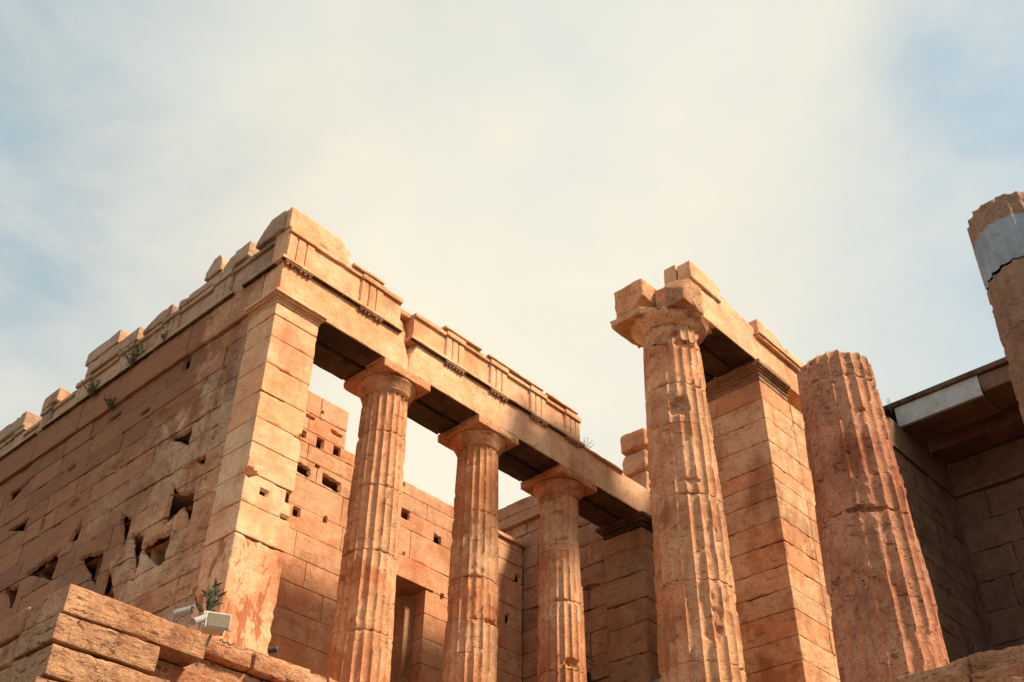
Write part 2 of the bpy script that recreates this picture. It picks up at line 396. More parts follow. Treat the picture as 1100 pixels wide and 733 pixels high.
FRIEZE = stone('greyed_frieze_marble', (.70, .47, .33), (.54, .32, .20), (.16, .09, .06), stain=.6, streak=.6, tintamt=.3, bump=.6, foli=.3, pits=.5, crack=.5, grain=.55, tm=.6, scr=.5)
INNER = stone('portico_marble', (.78, .45, .265), (.64, .29, .15), (.20, .09, .05), stain=.3, streak=.4, tintamt=.2, bump=.35, pits=.3, crack=.4, grain=.4, patch=.4, tm=.5, scr=.45)
SHAFT = stone('column_marble', (.82, .48, .28), (.66, .29, .14), (.17, .06, .03), stain=.75, streak=.6, tintamt=.2, bump=.7, pits=.8, crack=.4, grain=.8, tm=.4, scr=.6, patch=.6)
RUST = stone('russet_column_marble', (.72, .36, .21), (.50, .19, .10), (.10, .035, .025), stain=.85, streak=.7, tintamt=.2, bump=.95, pits=.9, crack=.5, scale=1.15, grain=.85, scr=.7, tm=.4, patch=.55)
ORANGE = stone('orange_pier_marble', (.86, .55, .33), (.66, .32, .16), (.18, .07, .03), stain=.55, streak=.6, tintamt=.22, bump=.5, foli=.5, pits=.4, crack=.5, grain=.5, scr=.6, tm=.5, patch=.5)
BROWN = stone('brown_column_marble', (.40, .25, .17), (.30, .17, .11), (.11, .06, .045), stain=.6, streak=.5, bump=.8, pits=.8, scale=1.15, grain=.6)  # darker than the other shafts, carrying this column's shade in the colour
EAST = stone('dull_east_marble', (.50, .29, .17), (.36, .185, .10), (.11, .05, .03), stain=.55, streak=.6, bump=.7, foli=.5, grain=.5, scr=.6)  # darker copy of the wing stone; west-facing shade is put into the colour
SOFFIT_DARK = stone('shade_dark_soffit_stone', (.17, .10, .06), (.05, .03, .02), (.015, .012, .011), stain=.9, streak=.7, tintamt=.3, bump=.5)  # near-black: crust and shade of the undersides both in the colour
HALL = stone('shaded_hall_marble', (.26, .15, .095), (.18, .095, .06), (.06, .036, .028), stain=.5, streak=.6, tintamt=.3, bump=.5, grain=.5)  # albedo lowered so the hall's interior shade sits in the colour
PARA = stone('rough_parapet_stone', (.72, .41, .235), (.46, .21, .11), (.07, .032, .02), stain=.7, streak=.35, tintamt=.25, bump=1.0, foli=.6, pits=.5, crack=.6, scale=1.7, grain=.6, scr=.8)
PALE = stone('new_restoration_marble', (.46, .47, .47), (.38, .38, .37), (.22, .22, .24), stain=.3, streak=.3, tintamt=.08, bump=.1, pits=0, crack=0, grain=.1)
BLUEGREY = stone('blue_grey_repair_marble', (.36, .41, .48), (.30, .34, .40), (.12, .13, .16), stain=.3, streak=.3, tintamt=.08, bump=.15, pits=0, crack=0, grain=.1)
SOIL = stone('dry_rocky_ground', (.16, .115, .07), (.10, .085, .05), (.04, .04, .02), stain=.5, streak=.0, tintamt=.0, bump=.6)

# ------------------------------------------------------------------ ground
def terrain():
    M = MB()
    u = np.concatenate([-np.geomspace(600, 30, 14), np.linspace(-28, 44, 90), np.geomspace(48, 600, 14)])
    X, Y = np.meshgrid(u, u, indexing='ij'); x = X.ravel(); y = Y.ravel()
    d = np.maximum(np.maximum(4.5-x, 0), 0)            # west of the rock
    e = np.maximum(10.5-y, 0)*(x < 15) 
    d = np.sqrt(d**2 + (np.minimum(e, np.maximum(14.5-x, 0)))**2)
    h = 3.2 - 4.9*sst(d, 0, 9)
    far = np.sqrt((x-15)**2+(y-8)**2); h = h - 14*sst(far, 40, 220)
    p = np.stack([x, y, np.zeros(len(x))], 1)
    h += (fbm(p, .35, 4)-.5)*.5
    n = len(u); i = np.arange(n-1)[:, None]*n; j = np.arange(n-1)[None, :]
    M.add(np.stack([x, y, h], 1), np.stack([i+j, i+n+j, i+n+j+1, i+j+1], -1).reshape(-1, 4))
    o = M.build('ground', SOIL); o['kind'] = 'structure'
terrain()

# ------------------------------------------------------------------ platform
SZ = 6.0
def platform():
    b = (14, 12, SZ-3); t = thing('temple_platform', 'worn stepped marble platform that carries the columns and walls', 'platform', b)
    M = MB(); rr = random.Random(3)
    def row_x(y0, y1, xa, xb, z0, z1, L, rough, chip):
        x = xa
        while x < xb:
            l = L*rr.uniform(.7, 1.3); x2 = min(x+l, xb)
            block(M, (x+.008, x2-.008, y0+rr.uniform(-.03, .03), y1, z0, z1+rr.uniform(-.02, .02)), cell=.07, r=.03, chip=chip, amp=.015, rough=rough, seed=rr.uniform(0, 99)); x = x2
    row_x(12.86, 15.0, 7.55, 15.35, SZ-.26, SZ+.02, 1.25, .03, .12)
    row_x(13.08, 15.0, 7.9, 18.6, SZ+.03, SZ+.14, 1.7, .02, .06)
    row_x(12.95, 14.9, 7.3, 15.3, SZ-.62, SZ-.30, 1.3, .03, .1)
    row_x(12.65, 14.9, 7.0, 15.3, SZ-.95, SZ-.64, 1.3, .03, .1)
    row_x(12.3, 14.9, 6.8, 15.3, SZ-1.6, SZ-.97, 1.3, .03, .1)
    row_x(12.3, 14.9, 6.8, 15.3, SZ-3.1, SZ-1.62, 1.3, .03, .1)
    M.build('wing_step', PARA, t, b)
    M = MB()
    def row_y(x0, x1, ya, yb, z0, z1, L, rough, chip, fall=0):
        y = ya
        while y < yb:
            l = L*rr.uniform(.7, 1.3); y2 = min(y+l, yb)
            block(M, (x0+rr.uniform(-.04, .04), x1, y+.008, y2-.008, z0, z1+rr.uniform(-.03, .03)), cell=.07, r=.03, chip=chip, amp=.02, rough=rough, seed=rr.uniform(0, 99)); y = y2
    row_y(15.36, 17.2, -9, 12.85, SZ-.3, SZ+.02, 1.1, .06, .16)
    row_y(15.0, 16.9, -9, 12.7, SZ-.62, SZ-.31, 1.3, .06, .14)
    row_y(14.65, 16.8, -9, 12.6, SZ-.95, SZ-.63, 1.3, .05, .14)
    row_y(14.3, 16.8, -9, 12.5, SZ-1.6, SZ-.96, 1.3, .05, .12)
    row_y(14.3, 16.8, -9, 12.5, SZ-3.1, SZ-1.61, 1.3, .05, .12)
    M.build('front_step', PARA, t, b)
    M = MB()
    block(M, (17.2, 46, -9.4, 11.4, SZ-3, SZ), cell=2, r=.02, chip=0); block(M, (8.3, 19.9, 15.0, 27, SZ-3, SZ), cell=2, r=.02, chip=0)
    M.build('floor_slab', HALL, t, b)
platform()

# ------------------------------------------------------------------ north wing
def wing():
    b = (8.22, 13.3, 3.2)
    t = thing('ruined_wing', 'ruined honey marble temple wing with corner pier and high west wall', 'ruin', b)
    wd = [(15.63, 10.58, .26, .13, .35, .2, (-1, 1)), (15.42, 9.14, .20, .27, .45, -.3, (1, -1)), (14.98, 9.0, .20, .22, .4, .3, (-1, 1)), (16.96, 9.2, .15, .26, .45, .4, (-1, 1)), (16.35, 8.62, .16, .30, .4, .2, (-1, 1)),
          (15.66, 8.38, .34, .26, .5, .0, (-1, 1)), (17.82, 8.80, .30, .24, .5, .2, (-1, 1)), (19.76, 9.36, .42, .22, .5, -.2, (-1, 1)), (17.05, 8.08, .18, .26, .5, .1, (1, -1)), (20.98, 9.15, .22, .22, .4, .1, (-1, 1)), (18.85, 9.8, .12, .18, .3, .1, (-1, -1)),
          (15.06, 9.76, .26, .13, .06, .3), (14.8, 9.76, .13, .07, .35, .2, (-1, 1)), (16.12, 12.42, .12, .14, .4, .0, 'r'), (14.66, 11.63, .10, .06, .06, .2), (17.9, 10.9, .35, .18, .06, .1),
          (19.9, 11.6, .25, .2, .07, .3), (18.6, 12.32, .26, .05, .3, 0, 'r'), (14.35, 7.05, .05, .5, .04, 0), (17.3, 11.85, .16, .05, .25, 0, 'r'), (20.5, 10.5, .12, .3, .08, 0), (19.3, 10.6, .3, .14, .06, 0), (16.6, 11.5, .3, .2, .05, 0), (21.6, 10.9, .3, .1, .25, 0, (-1, 1)), (22.4, 12.0, .3, .1, .25, 0, (1, 1))]
    # west wall, upper edge of the courses at 12.6
    zc = [3.1, 3.9, 4.7, 5.4, 6.0, 7.15]
    z = 7.6
    while z < 12.55: zc.append(round(z, 3)); z += .455
    zc = [q for q in zc if q < 12.4] + [12.60]
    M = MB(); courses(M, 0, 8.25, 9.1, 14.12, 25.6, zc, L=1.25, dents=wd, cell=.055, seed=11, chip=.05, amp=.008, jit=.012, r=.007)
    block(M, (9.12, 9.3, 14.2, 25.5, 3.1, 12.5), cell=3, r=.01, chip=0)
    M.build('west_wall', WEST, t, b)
    # architrave course on the west side
    M = MB(); rr = random.Random(4); y = 13.83
    ends = [16.1, 18.2, 20.1, 22.0, 24.0, 25.6]
    for y2 in ends:
        block(M, (8.20+rr.uniform(-.02, .02), 9.2, y+.006, y2-.006, 12.605, 13.36), cells=(.3, .06, .06), r=.012, chip=.09, amp=.01, seed=y*3); y = y2
    M.build('west_architrave', WEST, t, b)
    # taenia along the west: a thin shelf, broken in places
    M = MB()
    for (a, c) in ((13.52, 14.45), (14.75, 16.05), (16.08, 17.4), (17.42, 18.7), (19.1, 20.3), (20.35, 21.8), (22.1, 23.6), (23.7, 25.2)):
        block(M, (8.12, 8.5, a, c, 13.37, 13.44), cell=.05, r=.008, chip=.04, amp=.006, seed=a)
    M.build('west_taenia', FRIEZE, t, b); M = MB()
    for (a, c) in ((13.5, 14.45), (14.75, 17.4), (17.45, 21.8), (22.1, 25.2)): block(M, (8.125, 8.24, a, c, 13.345, 13.367), cell=.06, r=.005, chip=.01); M.build('taenia_shade', SOFFIT_DARK, t, b); M = MB()  # near-black strips paint the shade under the west shelf
    # frieze: west side, triglyph panels as relief
    def frieze_w(M, a, c, z1, rel):
        if rel:      # three upright bars, split by V channels
            w = (c-a)/3
            for k in range(3): block(M, (8.19, 8.9, a+k*w+.016, a+(k+1)*w-.016, 13.45, z1-.13), cell=.09, r=.018, chip=.03, amp=.004, seed=a+k, tint=.4)
            block(M, (8.21, 8.9, a, c, 13.45, z1-.12), cell=.09, r=.008, chip=.02); block(M, (8.15, 8.9, a-.01, c+.01, z1-.12, z1), cell=.07, r=.01, chip=.05, amp=.006)
        else:
            block(M, (8.24, 8.9, a+.004, c-.004, 13.45, z1-.11), cell=.07, r=.01, chip=.05, amp=.006); block(M, (8.19, 8.9, a+.004, c-.004, z1-.11, z1), cell=.06, r=.01, chip=.05, amp=.008)
    M = MB()
    seq = [(13.71, 15.0, 14.15, 0), (15.02, 15.6, 14.15, 1), (15.62, 16.75, 14.12, 0), (16.77, 17.35, 14.12, 1), (17.37, 18.4, 14.12, 0), (18.42, 19.0, 14.1, 1),
           (19.02, 20.1, 14.08, 0), (20.12, 20.7, 14.08, 1), (20.72, 21.7, 13.95, 0), (21.72, 22.2, 14.0, 1), (22.22, 22.9, 13.80, 0), (22.92, 23.4, 13.96, 1), (23.42, 24.4, 13.97, 0)]
    for s in seq: frieze_w(M, *s)
    M.build('west_frieze', FRIEZE, t, b)
    # loose cornice pieces along the west top
    for i, (a, c, z0, z1, x0, cu) in enumerate([
        (13.42, 14.25, 14.19, 14.66, 8.12, [((0, 1, 1.0), (14.2+14.3)/1.4142)]),
        (14.50, 14.98, 14.19, 14.56, 8.14, []), (15.02, 15.42, 14.19, 14.60, 8.2, [((0, 1, 1.0), (15.25+14.58)/1.4142)]), (15.46, 16.0, 14.40, 14.84, 8.14, [((0, 1, .8), (15.9+.8*14.68)/1.2806), ((0, -1, .6), (-15.5+.6*14.70)/1.166)]),
        (15.46, 16.9, 14.18, 14.38, 8.2, []), (17.15, 18.2, 14.14, 14.44, 8.17, [((0, 1, 2.2), (18.1+2.2*14.24)/2.4166)]),
        (18.3, 20.36, 14.10, 14.43, 8.14, []), (19.15, 20.5, 14.445, 14.79, 8.12, []),
        (21.5, 22.22, 14.02, 14.36, 8.14, []), (23.0, 24.4, 13.99, 14.38, 8.12, [])]):
        M = MB(); block(M, (x0, 9.0, a, c, z0, z1), cell=.05, r=.012, chip=.08, amp=.01, seed=60+i, cuts=cu, rough=.015); M.build('cornice_block', FRIEZE, t, b)
    # ---- corner pier
    zp = [6.0, 7.9, 8.43, 8.97, 9.52, 9.99, 10.52, 11.09, 11.67, 12.14]
    M = MB(); rr = random.Random(8)
    block(M, (8.22, 9.16, 13.3, 14.1, 6.05, 7.895), cell=.045, r=.02, chip=.10, amp=.012, rough=.01, seed=4, tint=.55)
    M.build('pier_base', PIER, t, b)
    M = MB()
    pd = [(8.62, 8.74, .08, .055, .3, 0, 'r'), (9.10, 8.86, .07, .10, .3, 0, 'r'), (9.08, 8.47, .10, .045, .25, 0, 'r'), (9.14, 10.0, .06, .1, .05, 0), (8.3, 8.96, .16, .12, .12, .2)]
    fn = dentfn(pd, 1, 1)
    for k in range(1, len(zp)-1):
        block(M, (8.22+rr.uniform(-.004, .004), 9.16+rr.uniform(-.01, .01), 13.3+rr.uniform(-.004, .004), 14.1, zp[k]+.007, zp[k+1]-.006), cell=.035, r=.008, chip=.05, amp=.004, fn=fn, hole=fn, hax=1, hs=1, seed=k*7, tint=rr.random())
    pr = M.build('corner_pier', HONEY, t, b)
    M = MB()
    for (z0, z1, o) in ((12.145, 12.40, .010), (12.403, 12.455, .022), (12.458, 12.50, .045), (12.503, 12.535, .10), (12.538, 12.60, .14)):
        block(M, (8.22-o, 9.16+o*.6, 13.3-o, 14.1, z0, z1), cell=.05, r=.006, chip=.03, amp=.003, tint=.4)
    M.build('pier_capital', HONEY, pr, b)
    # ---- south architrave: two long beams side by side, four spans
    M = MB()
    cuts_x = [8.2, 11.36, 13.96, 16.56, 19.55]
    for i in range(4):
        x0, x1 = cuts_x[i], cuts_x[i+1]
        ex = dict(cuts=[((-.85, -1, -.45), 0)]) if False else {}
        if i == 0:   # broken upper end above the first column
            block(M, (x0, x1-.003, 13.29, 13.82, 12.605, 13.36), cells=(.06, .1, .05), r=.009, chip=.03, amp=.004, seed=3, tint=.7, cuts=[((1, -.2, .38), (11.30-.2*13.3+.38*12.95)/math.sqrt(1+.04+.1444))])
        elif i == 1:
            block(M, (x0+.003, x1-.003, 13.29, 13.82, 12.605, 13.36), cells=(.06, .1, .05), r=.009, chip=.04, amp=.004, seed=5, tint=.6, cuts=[((-1, -.2, .30), (-11.42-.2*13.3+.3*13.0)/math.sqrt(1+.04+.09))])
        else:
            block(M, (x0+.003, x1-.003, 13.29+.004*i, 13.82, 12.605, 13.36), cells=(.06, .1, .05), r=.009, chip=.05, amp=.006, seed=7+i*5, tint=.5-.05*i)
    M.build('architrave', HONEY, t, b)
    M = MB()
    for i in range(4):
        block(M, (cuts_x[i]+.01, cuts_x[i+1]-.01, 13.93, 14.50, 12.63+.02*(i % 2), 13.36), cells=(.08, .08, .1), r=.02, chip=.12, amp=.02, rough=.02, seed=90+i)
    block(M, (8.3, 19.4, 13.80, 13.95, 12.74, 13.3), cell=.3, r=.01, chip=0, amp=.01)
    M.build('backing_beam', SOFFIT_DARK, t, b)
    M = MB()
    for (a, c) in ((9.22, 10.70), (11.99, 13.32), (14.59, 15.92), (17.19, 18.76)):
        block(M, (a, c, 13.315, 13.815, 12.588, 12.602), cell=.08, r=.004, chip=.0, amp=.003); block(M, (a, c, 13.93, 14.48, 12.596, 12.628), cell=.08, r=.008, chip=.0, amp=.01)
        M.build('soffit_shade_crust', SOFFIT_DARK, t, b); M = MB()  # near-black plates: black crust with the soffit's shade painted in
    # taenia and regulae on the south side
    M = MB()
    tl = [(8.12, 9.55), (9.56, 11.08), (11.33, 12.9), (12.91, 14.9), (14.91, 16.72)]
    for (a, c) in tl: block(M, (a, c, 13.21, 13.5, 13.375, 13.44), cell=.05, r=.006, chip=.02, amp=.003, tint=.6)
    block(M, (16.76, 18.2, 13.235, 13.5, 13.37, 13.41), cell=.05, r=.01, chip=.05, amp=.01, seed=4)
    M.build('taenia', HONEY, t, b); M = MB()
    for (a, c) in tl: block(M, (a+.01, c-.01, 13.222, 13.287, 13.358, 13.372), cell=.06, r=.004, chip=.01); M.build('taenia_shade', SOFFIT_DARK, t, b); M = MB()  # dark strip below each shelf piece, its underside shade as colour
    trig = [(8.2, 8.82), (9.98, 10.56), (12.30, 12.84), (13.62, 14.16), (14.90, 15.44), (16.08, 16.62)]
    for (a, c) in trig:
        block(M, (a, c, 13.215, 13.32, 13.325, 13.357), cell=.05, r=.005, chip=.02)
        n = 6 if c-a > .4 else 2
        for k in range(n):
            if rng.random() < .2: continue
            gx = a+(k+.5)*(c-a)/n
            block(M, (gx-.026, gx+.026, 13.228, 13.29, 13.275, 13.325), cell=.05, r=.012, chip=0)
        M.build('guttae', EAST, t, b); M = MB()
    M = MB()
    # frieze south
    M = MB()
    def trigl(a, c, z1):
        w = (c-a)/3
        for k in range(3): block(M, (a+k*w+.018, a+(k+1)*w-.018, 13.262, 13.7, 13.442, z1-.13), cell=.09, r=.010, chip=.02, amp=.003, tint=.45, seed=a+k)
        block(M, (a, c, 13.285, 13.7, 13.441, z1-.12), cell=.09, r=.008, chip=.02, tint=.4); block(M, (a-.004, c+.004, 13.225, 13.7, z1-.12, z1), cell=.06, r=.008, chip=.03, amp=.004, tint=.5)
    def met(a, c, z1, ch=.02, **k):
        block(M, (a+.004, c-.004, 13.305, 13.7, 13.441, z1-.10), cell=.06, r=.006, chip=ch, amp=.004, **k); block(M, (a+.004, c-.004, 13.255, 13.7, z1-.10, z1), cell=.05, r=.008, chip=.04, amp=.004, tint=.5)
    zt = 14.19
    trigl(8.2, 8.82, zt); met(8.82, 9.98, zt); trigl(9.98, 10.56, zt); met(10.56, 11.06, zt-.0)
    met(11.42, 12.30, 14.10, tint=.7); trigl(12.30, 12.84, 14.14); met(12.84, 13.62, 14.14); trigl(13.62, 14.16, 14.14); met(14.16, 14.90, 14.12); trigl(14.90, 15.44, 14.12); met(15.44, 16.08, 14.1); trigl(16.08, 16.62, 14.1)
    M.build('frieze', HONEY, t, b)
    # thin capping slabs and the broken pieces in the gap above the first column
    M = MB()
    for i, (a, c, z0, z1) in enumerate([(9.7, 10.5, 14.2, 14.27), (12.2, 13.3, 14.15, 14.2), (13.5, 15.3, 14.15, 14.19), (15.4, 16.5, 14.13, 14.17)]):
        block(M, (a, c, 13.2, 13.75, z0, z1), cell=.06, r=.012, chip=.06, amp=.008, rough=.01, seed=i*3); M.build('capping_slab', HONEY, t, b); M = MB()
    M = MB()
    block(M, (8.17, 9.64, 13.27, 14.05, 14.2, 14.70), cell=.05, r=.015, chip=.06, amp=.008, seed=22, tint=.65, cuts=[((.55, -.1, 1), (9.64*.55-.1*13.3+14.52)/math.sqrt(1+.3025+.01))])
    M.build('cornice_block', HONEY, t, b)
    for i, bx in enumerate([(10.9, 11.45, 13.42, 13.8, 13.98, 14.14), (10.98, 11.42, 13.5, 13.8, 13.66, 13.94), (11.02, 11.36, 13.44, 13.8, 13.40, 13.64), (11.1, 11.5, 13.46, 13.8, 13.12, 13.36)]):
        M = MB(); block(M, bx, cell=.045, r=.04, chip=.10, amp=.015, rough=.04, seed=30+i); M.build('broken_block', INNER, t, b)
    # ---- end pier at the right
    zq = [6.0, 7.9, 8.6, 9.3, 10.0, 10.55, 11.2, 11.85, 12.3]
    M = MB()
    for k in range(len(zq)-1): block(M, (18.9+rr.uniform(-.01, .01), 19.6, 13.36, 14.5, zq[k]+.007, zq[k+1]-.006), cell=.07, r=.01, chip=.08, amp=.012, seed=k*5, rough=.01)
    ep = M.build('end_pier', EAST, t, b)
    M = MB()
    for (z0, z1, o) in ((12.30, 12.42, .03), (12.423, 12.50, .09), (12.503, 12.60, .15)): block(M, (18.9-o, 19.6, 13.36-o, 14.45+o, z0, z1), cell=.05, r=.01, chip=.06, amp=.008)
    M.build('pier_capital', SOFFIT_DARK, ep, b)
    # ---- back wall of the portico with door, windows of beam sockets
    K = 17.13
    hd = [(12.26, 13.80, 0.037, 0.029, .3, 0, 'r'), (11.95, 13.52, 0.125, 0.037, .3, -.15, 'r'), (12.72, 13.45, 0.161, 0.037, .3, -.15, 'r'), (11.83, 13.02, 0.058, 0.073, .3, 0, 'r'), (12.3, 13.0, 0.088, 0.125, .3, 0, 'r'), (12.78, 13.02, 0.088, 0.110, .3, 0, 'r'),
          (11.94, 12.18, 0.205, 0.110, .3, -.2, 'r'), (12.31, 12.42, 0.052, 0.044, .3, 0, 'r'), (12.74, 12.18, 0.249, 0.125, .3, -.2, 'r'), (14.75, 13.1, 0.095, 0.110, .3, 0, 'r'), (14.89, 12.33, 0.175, 0.117, .3, -.1, 'r'), (15.98, 12.09, 0.110, 0.102, .3, 0, 'r'),
          (14.98, 11.35, 0.029, 0.026, .3, 0, 'r'), (15.0, 11.15, 0.029, 0.026, .3, 0, 'r'), (15.0, 10.95, 0.029, 0.026, .3, 0, 'r'), (16.23, 10.75, 0.052, 0.073, .3, 0, 'r'), (18.78, 12.1, 0.088, 0.102, .3, 0, 'r'), (18.43, 10.93, 0.073, 0.117, .3, .3, 'r'), (13.6, 11.23, 0.052, 0.058, .3, 0, 'r'),
          (11.95, 11.15, 0.088, 0.102, .3, 0, 'r'), (11.55, 10.3, 0.052, 0.044, .3, 0, 'r'), (12.7, 11.28, 0.044, 0.073, .3, 0, 'r'), (17.5, 9.6, 0.058, 0.058, .3, 0, 'r')]
    zl = [6.0, 7.3, 7.9, 8.47, 9.04, 9.61, 10.18, 10.75]
    zu = [10.75, 11.3, 12.0, 12.45, 12.85, 13.17]
    M = MB()
    courses(M, 1, K, K+.85, 8.9, 13.7, zl, L=1.6, dents=hd, cell=.08, seed=21, chip=.02, amp=.003, jit=.003)
    courses(M, 1, K, K+.85, 15.70, 18.97, zl, L=1.4, dents=hd, cell=.08, seed=22, chip=.02, amp=.003, jit=.003)
    courses(M, 1, K, K+.85, 8.9, 18.97, zu, L=1.9, dents=hd, cell=.07, seed=23, chip=.025, amp=.003, jit=.003)
    courses(M, 1, K, K+.85, 8.9, 12.99, [13.17, 13.62, 14.17], L=1.4, dents=hd, cell=.06, seed=24, chip=.03, amp=.003, jit=.003)
    block(M, (9, 13.6, K+.87, K+1, 6.1, 13.1), cell=3, r=.01, chip=0); block(M, (15.8, 18.9, K+.87, K+1, 6.1, 13.0), cell=3, r=.01, chip=0); block(M, (9, 18.9, K+.87, K+1, 10.8, 13.1), cell=3, r=.01, chip=0)
    bw = M.build('back_wall', INNER, t, b)
    M = MB(); block(M, (13.4, 15.95, K-.03, K+.5, 10.76, 11.28), cell=.07, r=.01, chip=.03); M.build('door_lintel', INNER, bw, b)
    M = MB(); block(M, (15.42, 15.69, K+.32, K+.84, 6.0, 10.6), cell=.1, r=.01, chip=.03); M.build('door_jamb', EAST, bw, b)
    M = MB(); block(M, (16.6, 19.0, K-.07, K+.3, 13.02, 13.12), cell=.06, r=.01, chip=.04); M.build('ledge', INNER, bw, b)
    # ---- east wall of the wing, seen from inside, running on behind the back wall
    M = MB()
    zE = [6.0, 7.3, 7.9, 8.47, 9.04, 9.61, 10.18, 10.75, 11.3, 11.85, 12.4, 12.95]
    courses(M, 0, 18.97, 19.8, 14.52, 17.12, zE, L=1.2, dents=[(15.0, 11.3, .4, .08, .1, .3), (15.6, 9.4, .5, .1, .12, -.3), (14.9, 8.6, .4, .07, .1, .3)], cell=.07, seed=31, chip=.07, amp=.012, jit=.015)
    courses(M, 0, 18.99, 19.8, 15.35, 21, [12.95, 13.4, 13.72], L=1.3, cell=.08, seed=32, chip=.05, amp=.006)
    courses(M, 0, 19.05, 19.8, 15.9, 21, [13.80, 14.15, 14.52], L=1.5, cell=.08, seed=33, chip=.05, amp=.006)
    block(M, (18.86, 19.8, 15.5, 21, 13.73, 13.79), cell=.1, r=.01, chip=.05)
    block(M, (19.3, 19.75, 14.6, 20.9, 6.1, 13.6), cell=3, r=.01, chip=0)
    for i, bx in enumerate([(18.99, 19.8, 15.0, 15.9, 13.0, 13.45), (19.0, 19.7, 15.3, 16.1, 13.6, 14.0), (19.0, 19.7, 14.6, 15.2, 12.97, 13.2)]):
        block(M, bx, cell=.06, r=.03, chip=.15, amp=.02, rough=.04, seed=i+40)
    M.build('east_wall', EAST, t, b)
    # room behind
    M = MB(); courses(M, 1, 21.2, 22, 9.1, 19.0, [6, 7, 8, 9, 10, 11, 12, 13, 13.6], L=1.6, cell=.3, seed=41); M.build('inner_wall', INNER, t, b)
    M = MB(); courses(M, 1, 25.0, 25.6, 8.25, 19.8, [3.2, 4.5, 6, 7.5, 9, 10.5, 12], L=1.8, cell=.4, seed=42)
    M.build('north_wall', INNER, t, b)
    return t
wing()

# ------------------------------------------------------------------ columns
def column(label, cx, cy, z0, zn, r0, r1, mat, seed, capital=None, mb=None, **k):
    t = thing('fluted_column', label, 'column', (cx, cy, z0), group='fluted marble columns of the ruin')
    M = MB(); column_mesh(M, cx, cy, z0, zn, r0, r1, seed=seed, **k); sh = M.build('shaft', mat, t, (cx, cy, z0), sharp=50)
    if capital:
        za, zb, rE, hA = capital           # abacus bottom, top, echinus radius, abacus half side
        M = MB()
        lathe(M, cx, cy, [(r1*.96, zn-.01), (r1*1.0, zn+.01), (r1*1.05, zn+.02), (r1*1.05, zn+.035), (r1*1.09, zn+.045), (r1*1.09, zn+.06), (rE*.93, za-.10), (rE*.99, za-.045), (rE, za-.02), (rE*.97, za), (.01, za)], n=120, seed=seed, wear=.012)
        e = M.build('echinus', mat, t, (cx, cy, z0), sharp=50)
        M = MB(); block(M, (cx-hA, cx+hA, 13.275, cy+hA, za, zb), cell=.05, r=.012, chip=.06, amp=.006, seed=seed)
        M.build('abacus', mat, t, (cx, cy, z0))
    return t
cap = (12.42, 12.60, .585, .61)
j1 = [7.55, 8.95, 10.35, 11.55]
column('slender fluted column nearest the corner pier, with rounded capital', 11.36, 13.88, SZ+.13, 12.13, .53, .445, SHAFT, 3, cap, joints=[7.3, 8.75, 10.05, 11.22, ], wear=.010, dents=[(4.4, 10.05, .10, .04, .05), (4.9, 12.0, .12, .12, .04)])
column('middle slender fluted column of the three under the long architrave', 13.96, 13.88, SZ+.13, 12.13, .53, .43, SHAFT, 5, cap, joints=[8.35, 9.2, 10.6], wear=.016, dents=[(4.6, 8.35, .35, .05, .09), (3.9, 9.2, .4, .02, .04)], phase=.05)
column('third slender fluted column, closest to the dark end pier', 16.56, 13.88, SZ+.13, 12.13, .53, .425, SHAFT, 8, cap, joints=[8.15, 9.6, 10.9], wear=.018, dents=[(3.9, 9.62, .6, .04, .06), (4.2, 8.3, .35, .10, .10)], phase=.1)
# tall corner column of the hall with a shattered capital
t4 = column('tall corner column of the hall with a shattered capital', 16.5, 10.55, SZ, 14.62, .80, .625, SHAFT, 12, None, joints=[7.35, 8.9, 10.7, 12.35, 13.35], wear=.015, fdep=.085,
            dents=[(3.85, 12.75, .42, .30, .12), (3.5, 14.6, .6, .15, .1), (4.35, 14.45, .75, .10, .10), (3.9, 8.2, .5, .5, .04), (4.3, 9.8, .3, .5, .03), (3.2, 14.3, .4, .3, .06), (4.0, 11.0, .3, .06, .05)], jag=.05, broken=.14)
b4 = (16.5, 10.55, SZ)
M = MB(); column_mesh(M, 16.5, 10.55, 14.52, 14.98, .63, .63, seed=31, wear=.03, step=.035, broken=.05, dents=[(3.6, 14.55, .5, .2, .10), (5.2, 14.6, .3, .3, .05)]); M.build('neck_drum', SHAFT, t4, b4, sharp=50)
M = MB(); lathe(M, 16.5, 10.55, [(.60, 14.90), (.66, 14.93), (.68, 14.96), (.80, 15.08), (.87, 15.2), (.84, 15.28), (.01, 15.28)], n=140, seed=9, wear=.085, cuts=[((-.9, -.9, .1), (-.9*15.98-.9*9.98+.1*15)/1.277)])
M.build('echinus', SHAFT, t4, b4, sharp=45)
M = MB()
block(M, (15.56, 16.6, 10.35, 11.48, 15.20, 15.38), cell=.05, r=.02, chip=.14, amp=.02, seed=2, rough=.03, cuts=[((-1, -1.2, 0), (-15.62-1.2*10.62)/1.562)])
block(M, (16.2, 17.25, 9.93, 11.4, 15.24, 15.34), cell=.06, r=.03, chip=.16, amp=.02, seed=3, rough=.04)
M.build('abacus', SHAFT, t4, b4)
column('thick russet fluted column broken off at the top, beside the hall pier', 16.42, 6.98, SZ, 12.36, .87, .685, RUST, 17, None, joints=[9.0, 11.75], wear=.018, fdep=.085, broken=.07,
       dents=[(3.6, 9.0, .6, .05, .06), (3.3, 7.6, .7, .3, .03), (3.1, 12.3, .4, .2, .04), (4.1, 11.0, .12, .05, .08), (3.5, 11.6, .1, .04, .06), (3.5, 10.1, .1, .04, .06)], jag=.05)
t6 = column('thick column stump with a pale grey marble repair band', 16.42, 3.22, SZ, 12.47, .87, .708, BROWN, 23, None, joints=[8.8, 11.2], wear=.014, fdep=.08, broken=.07, jag=.05)
b6 = (16.42, 3.22, SZ)
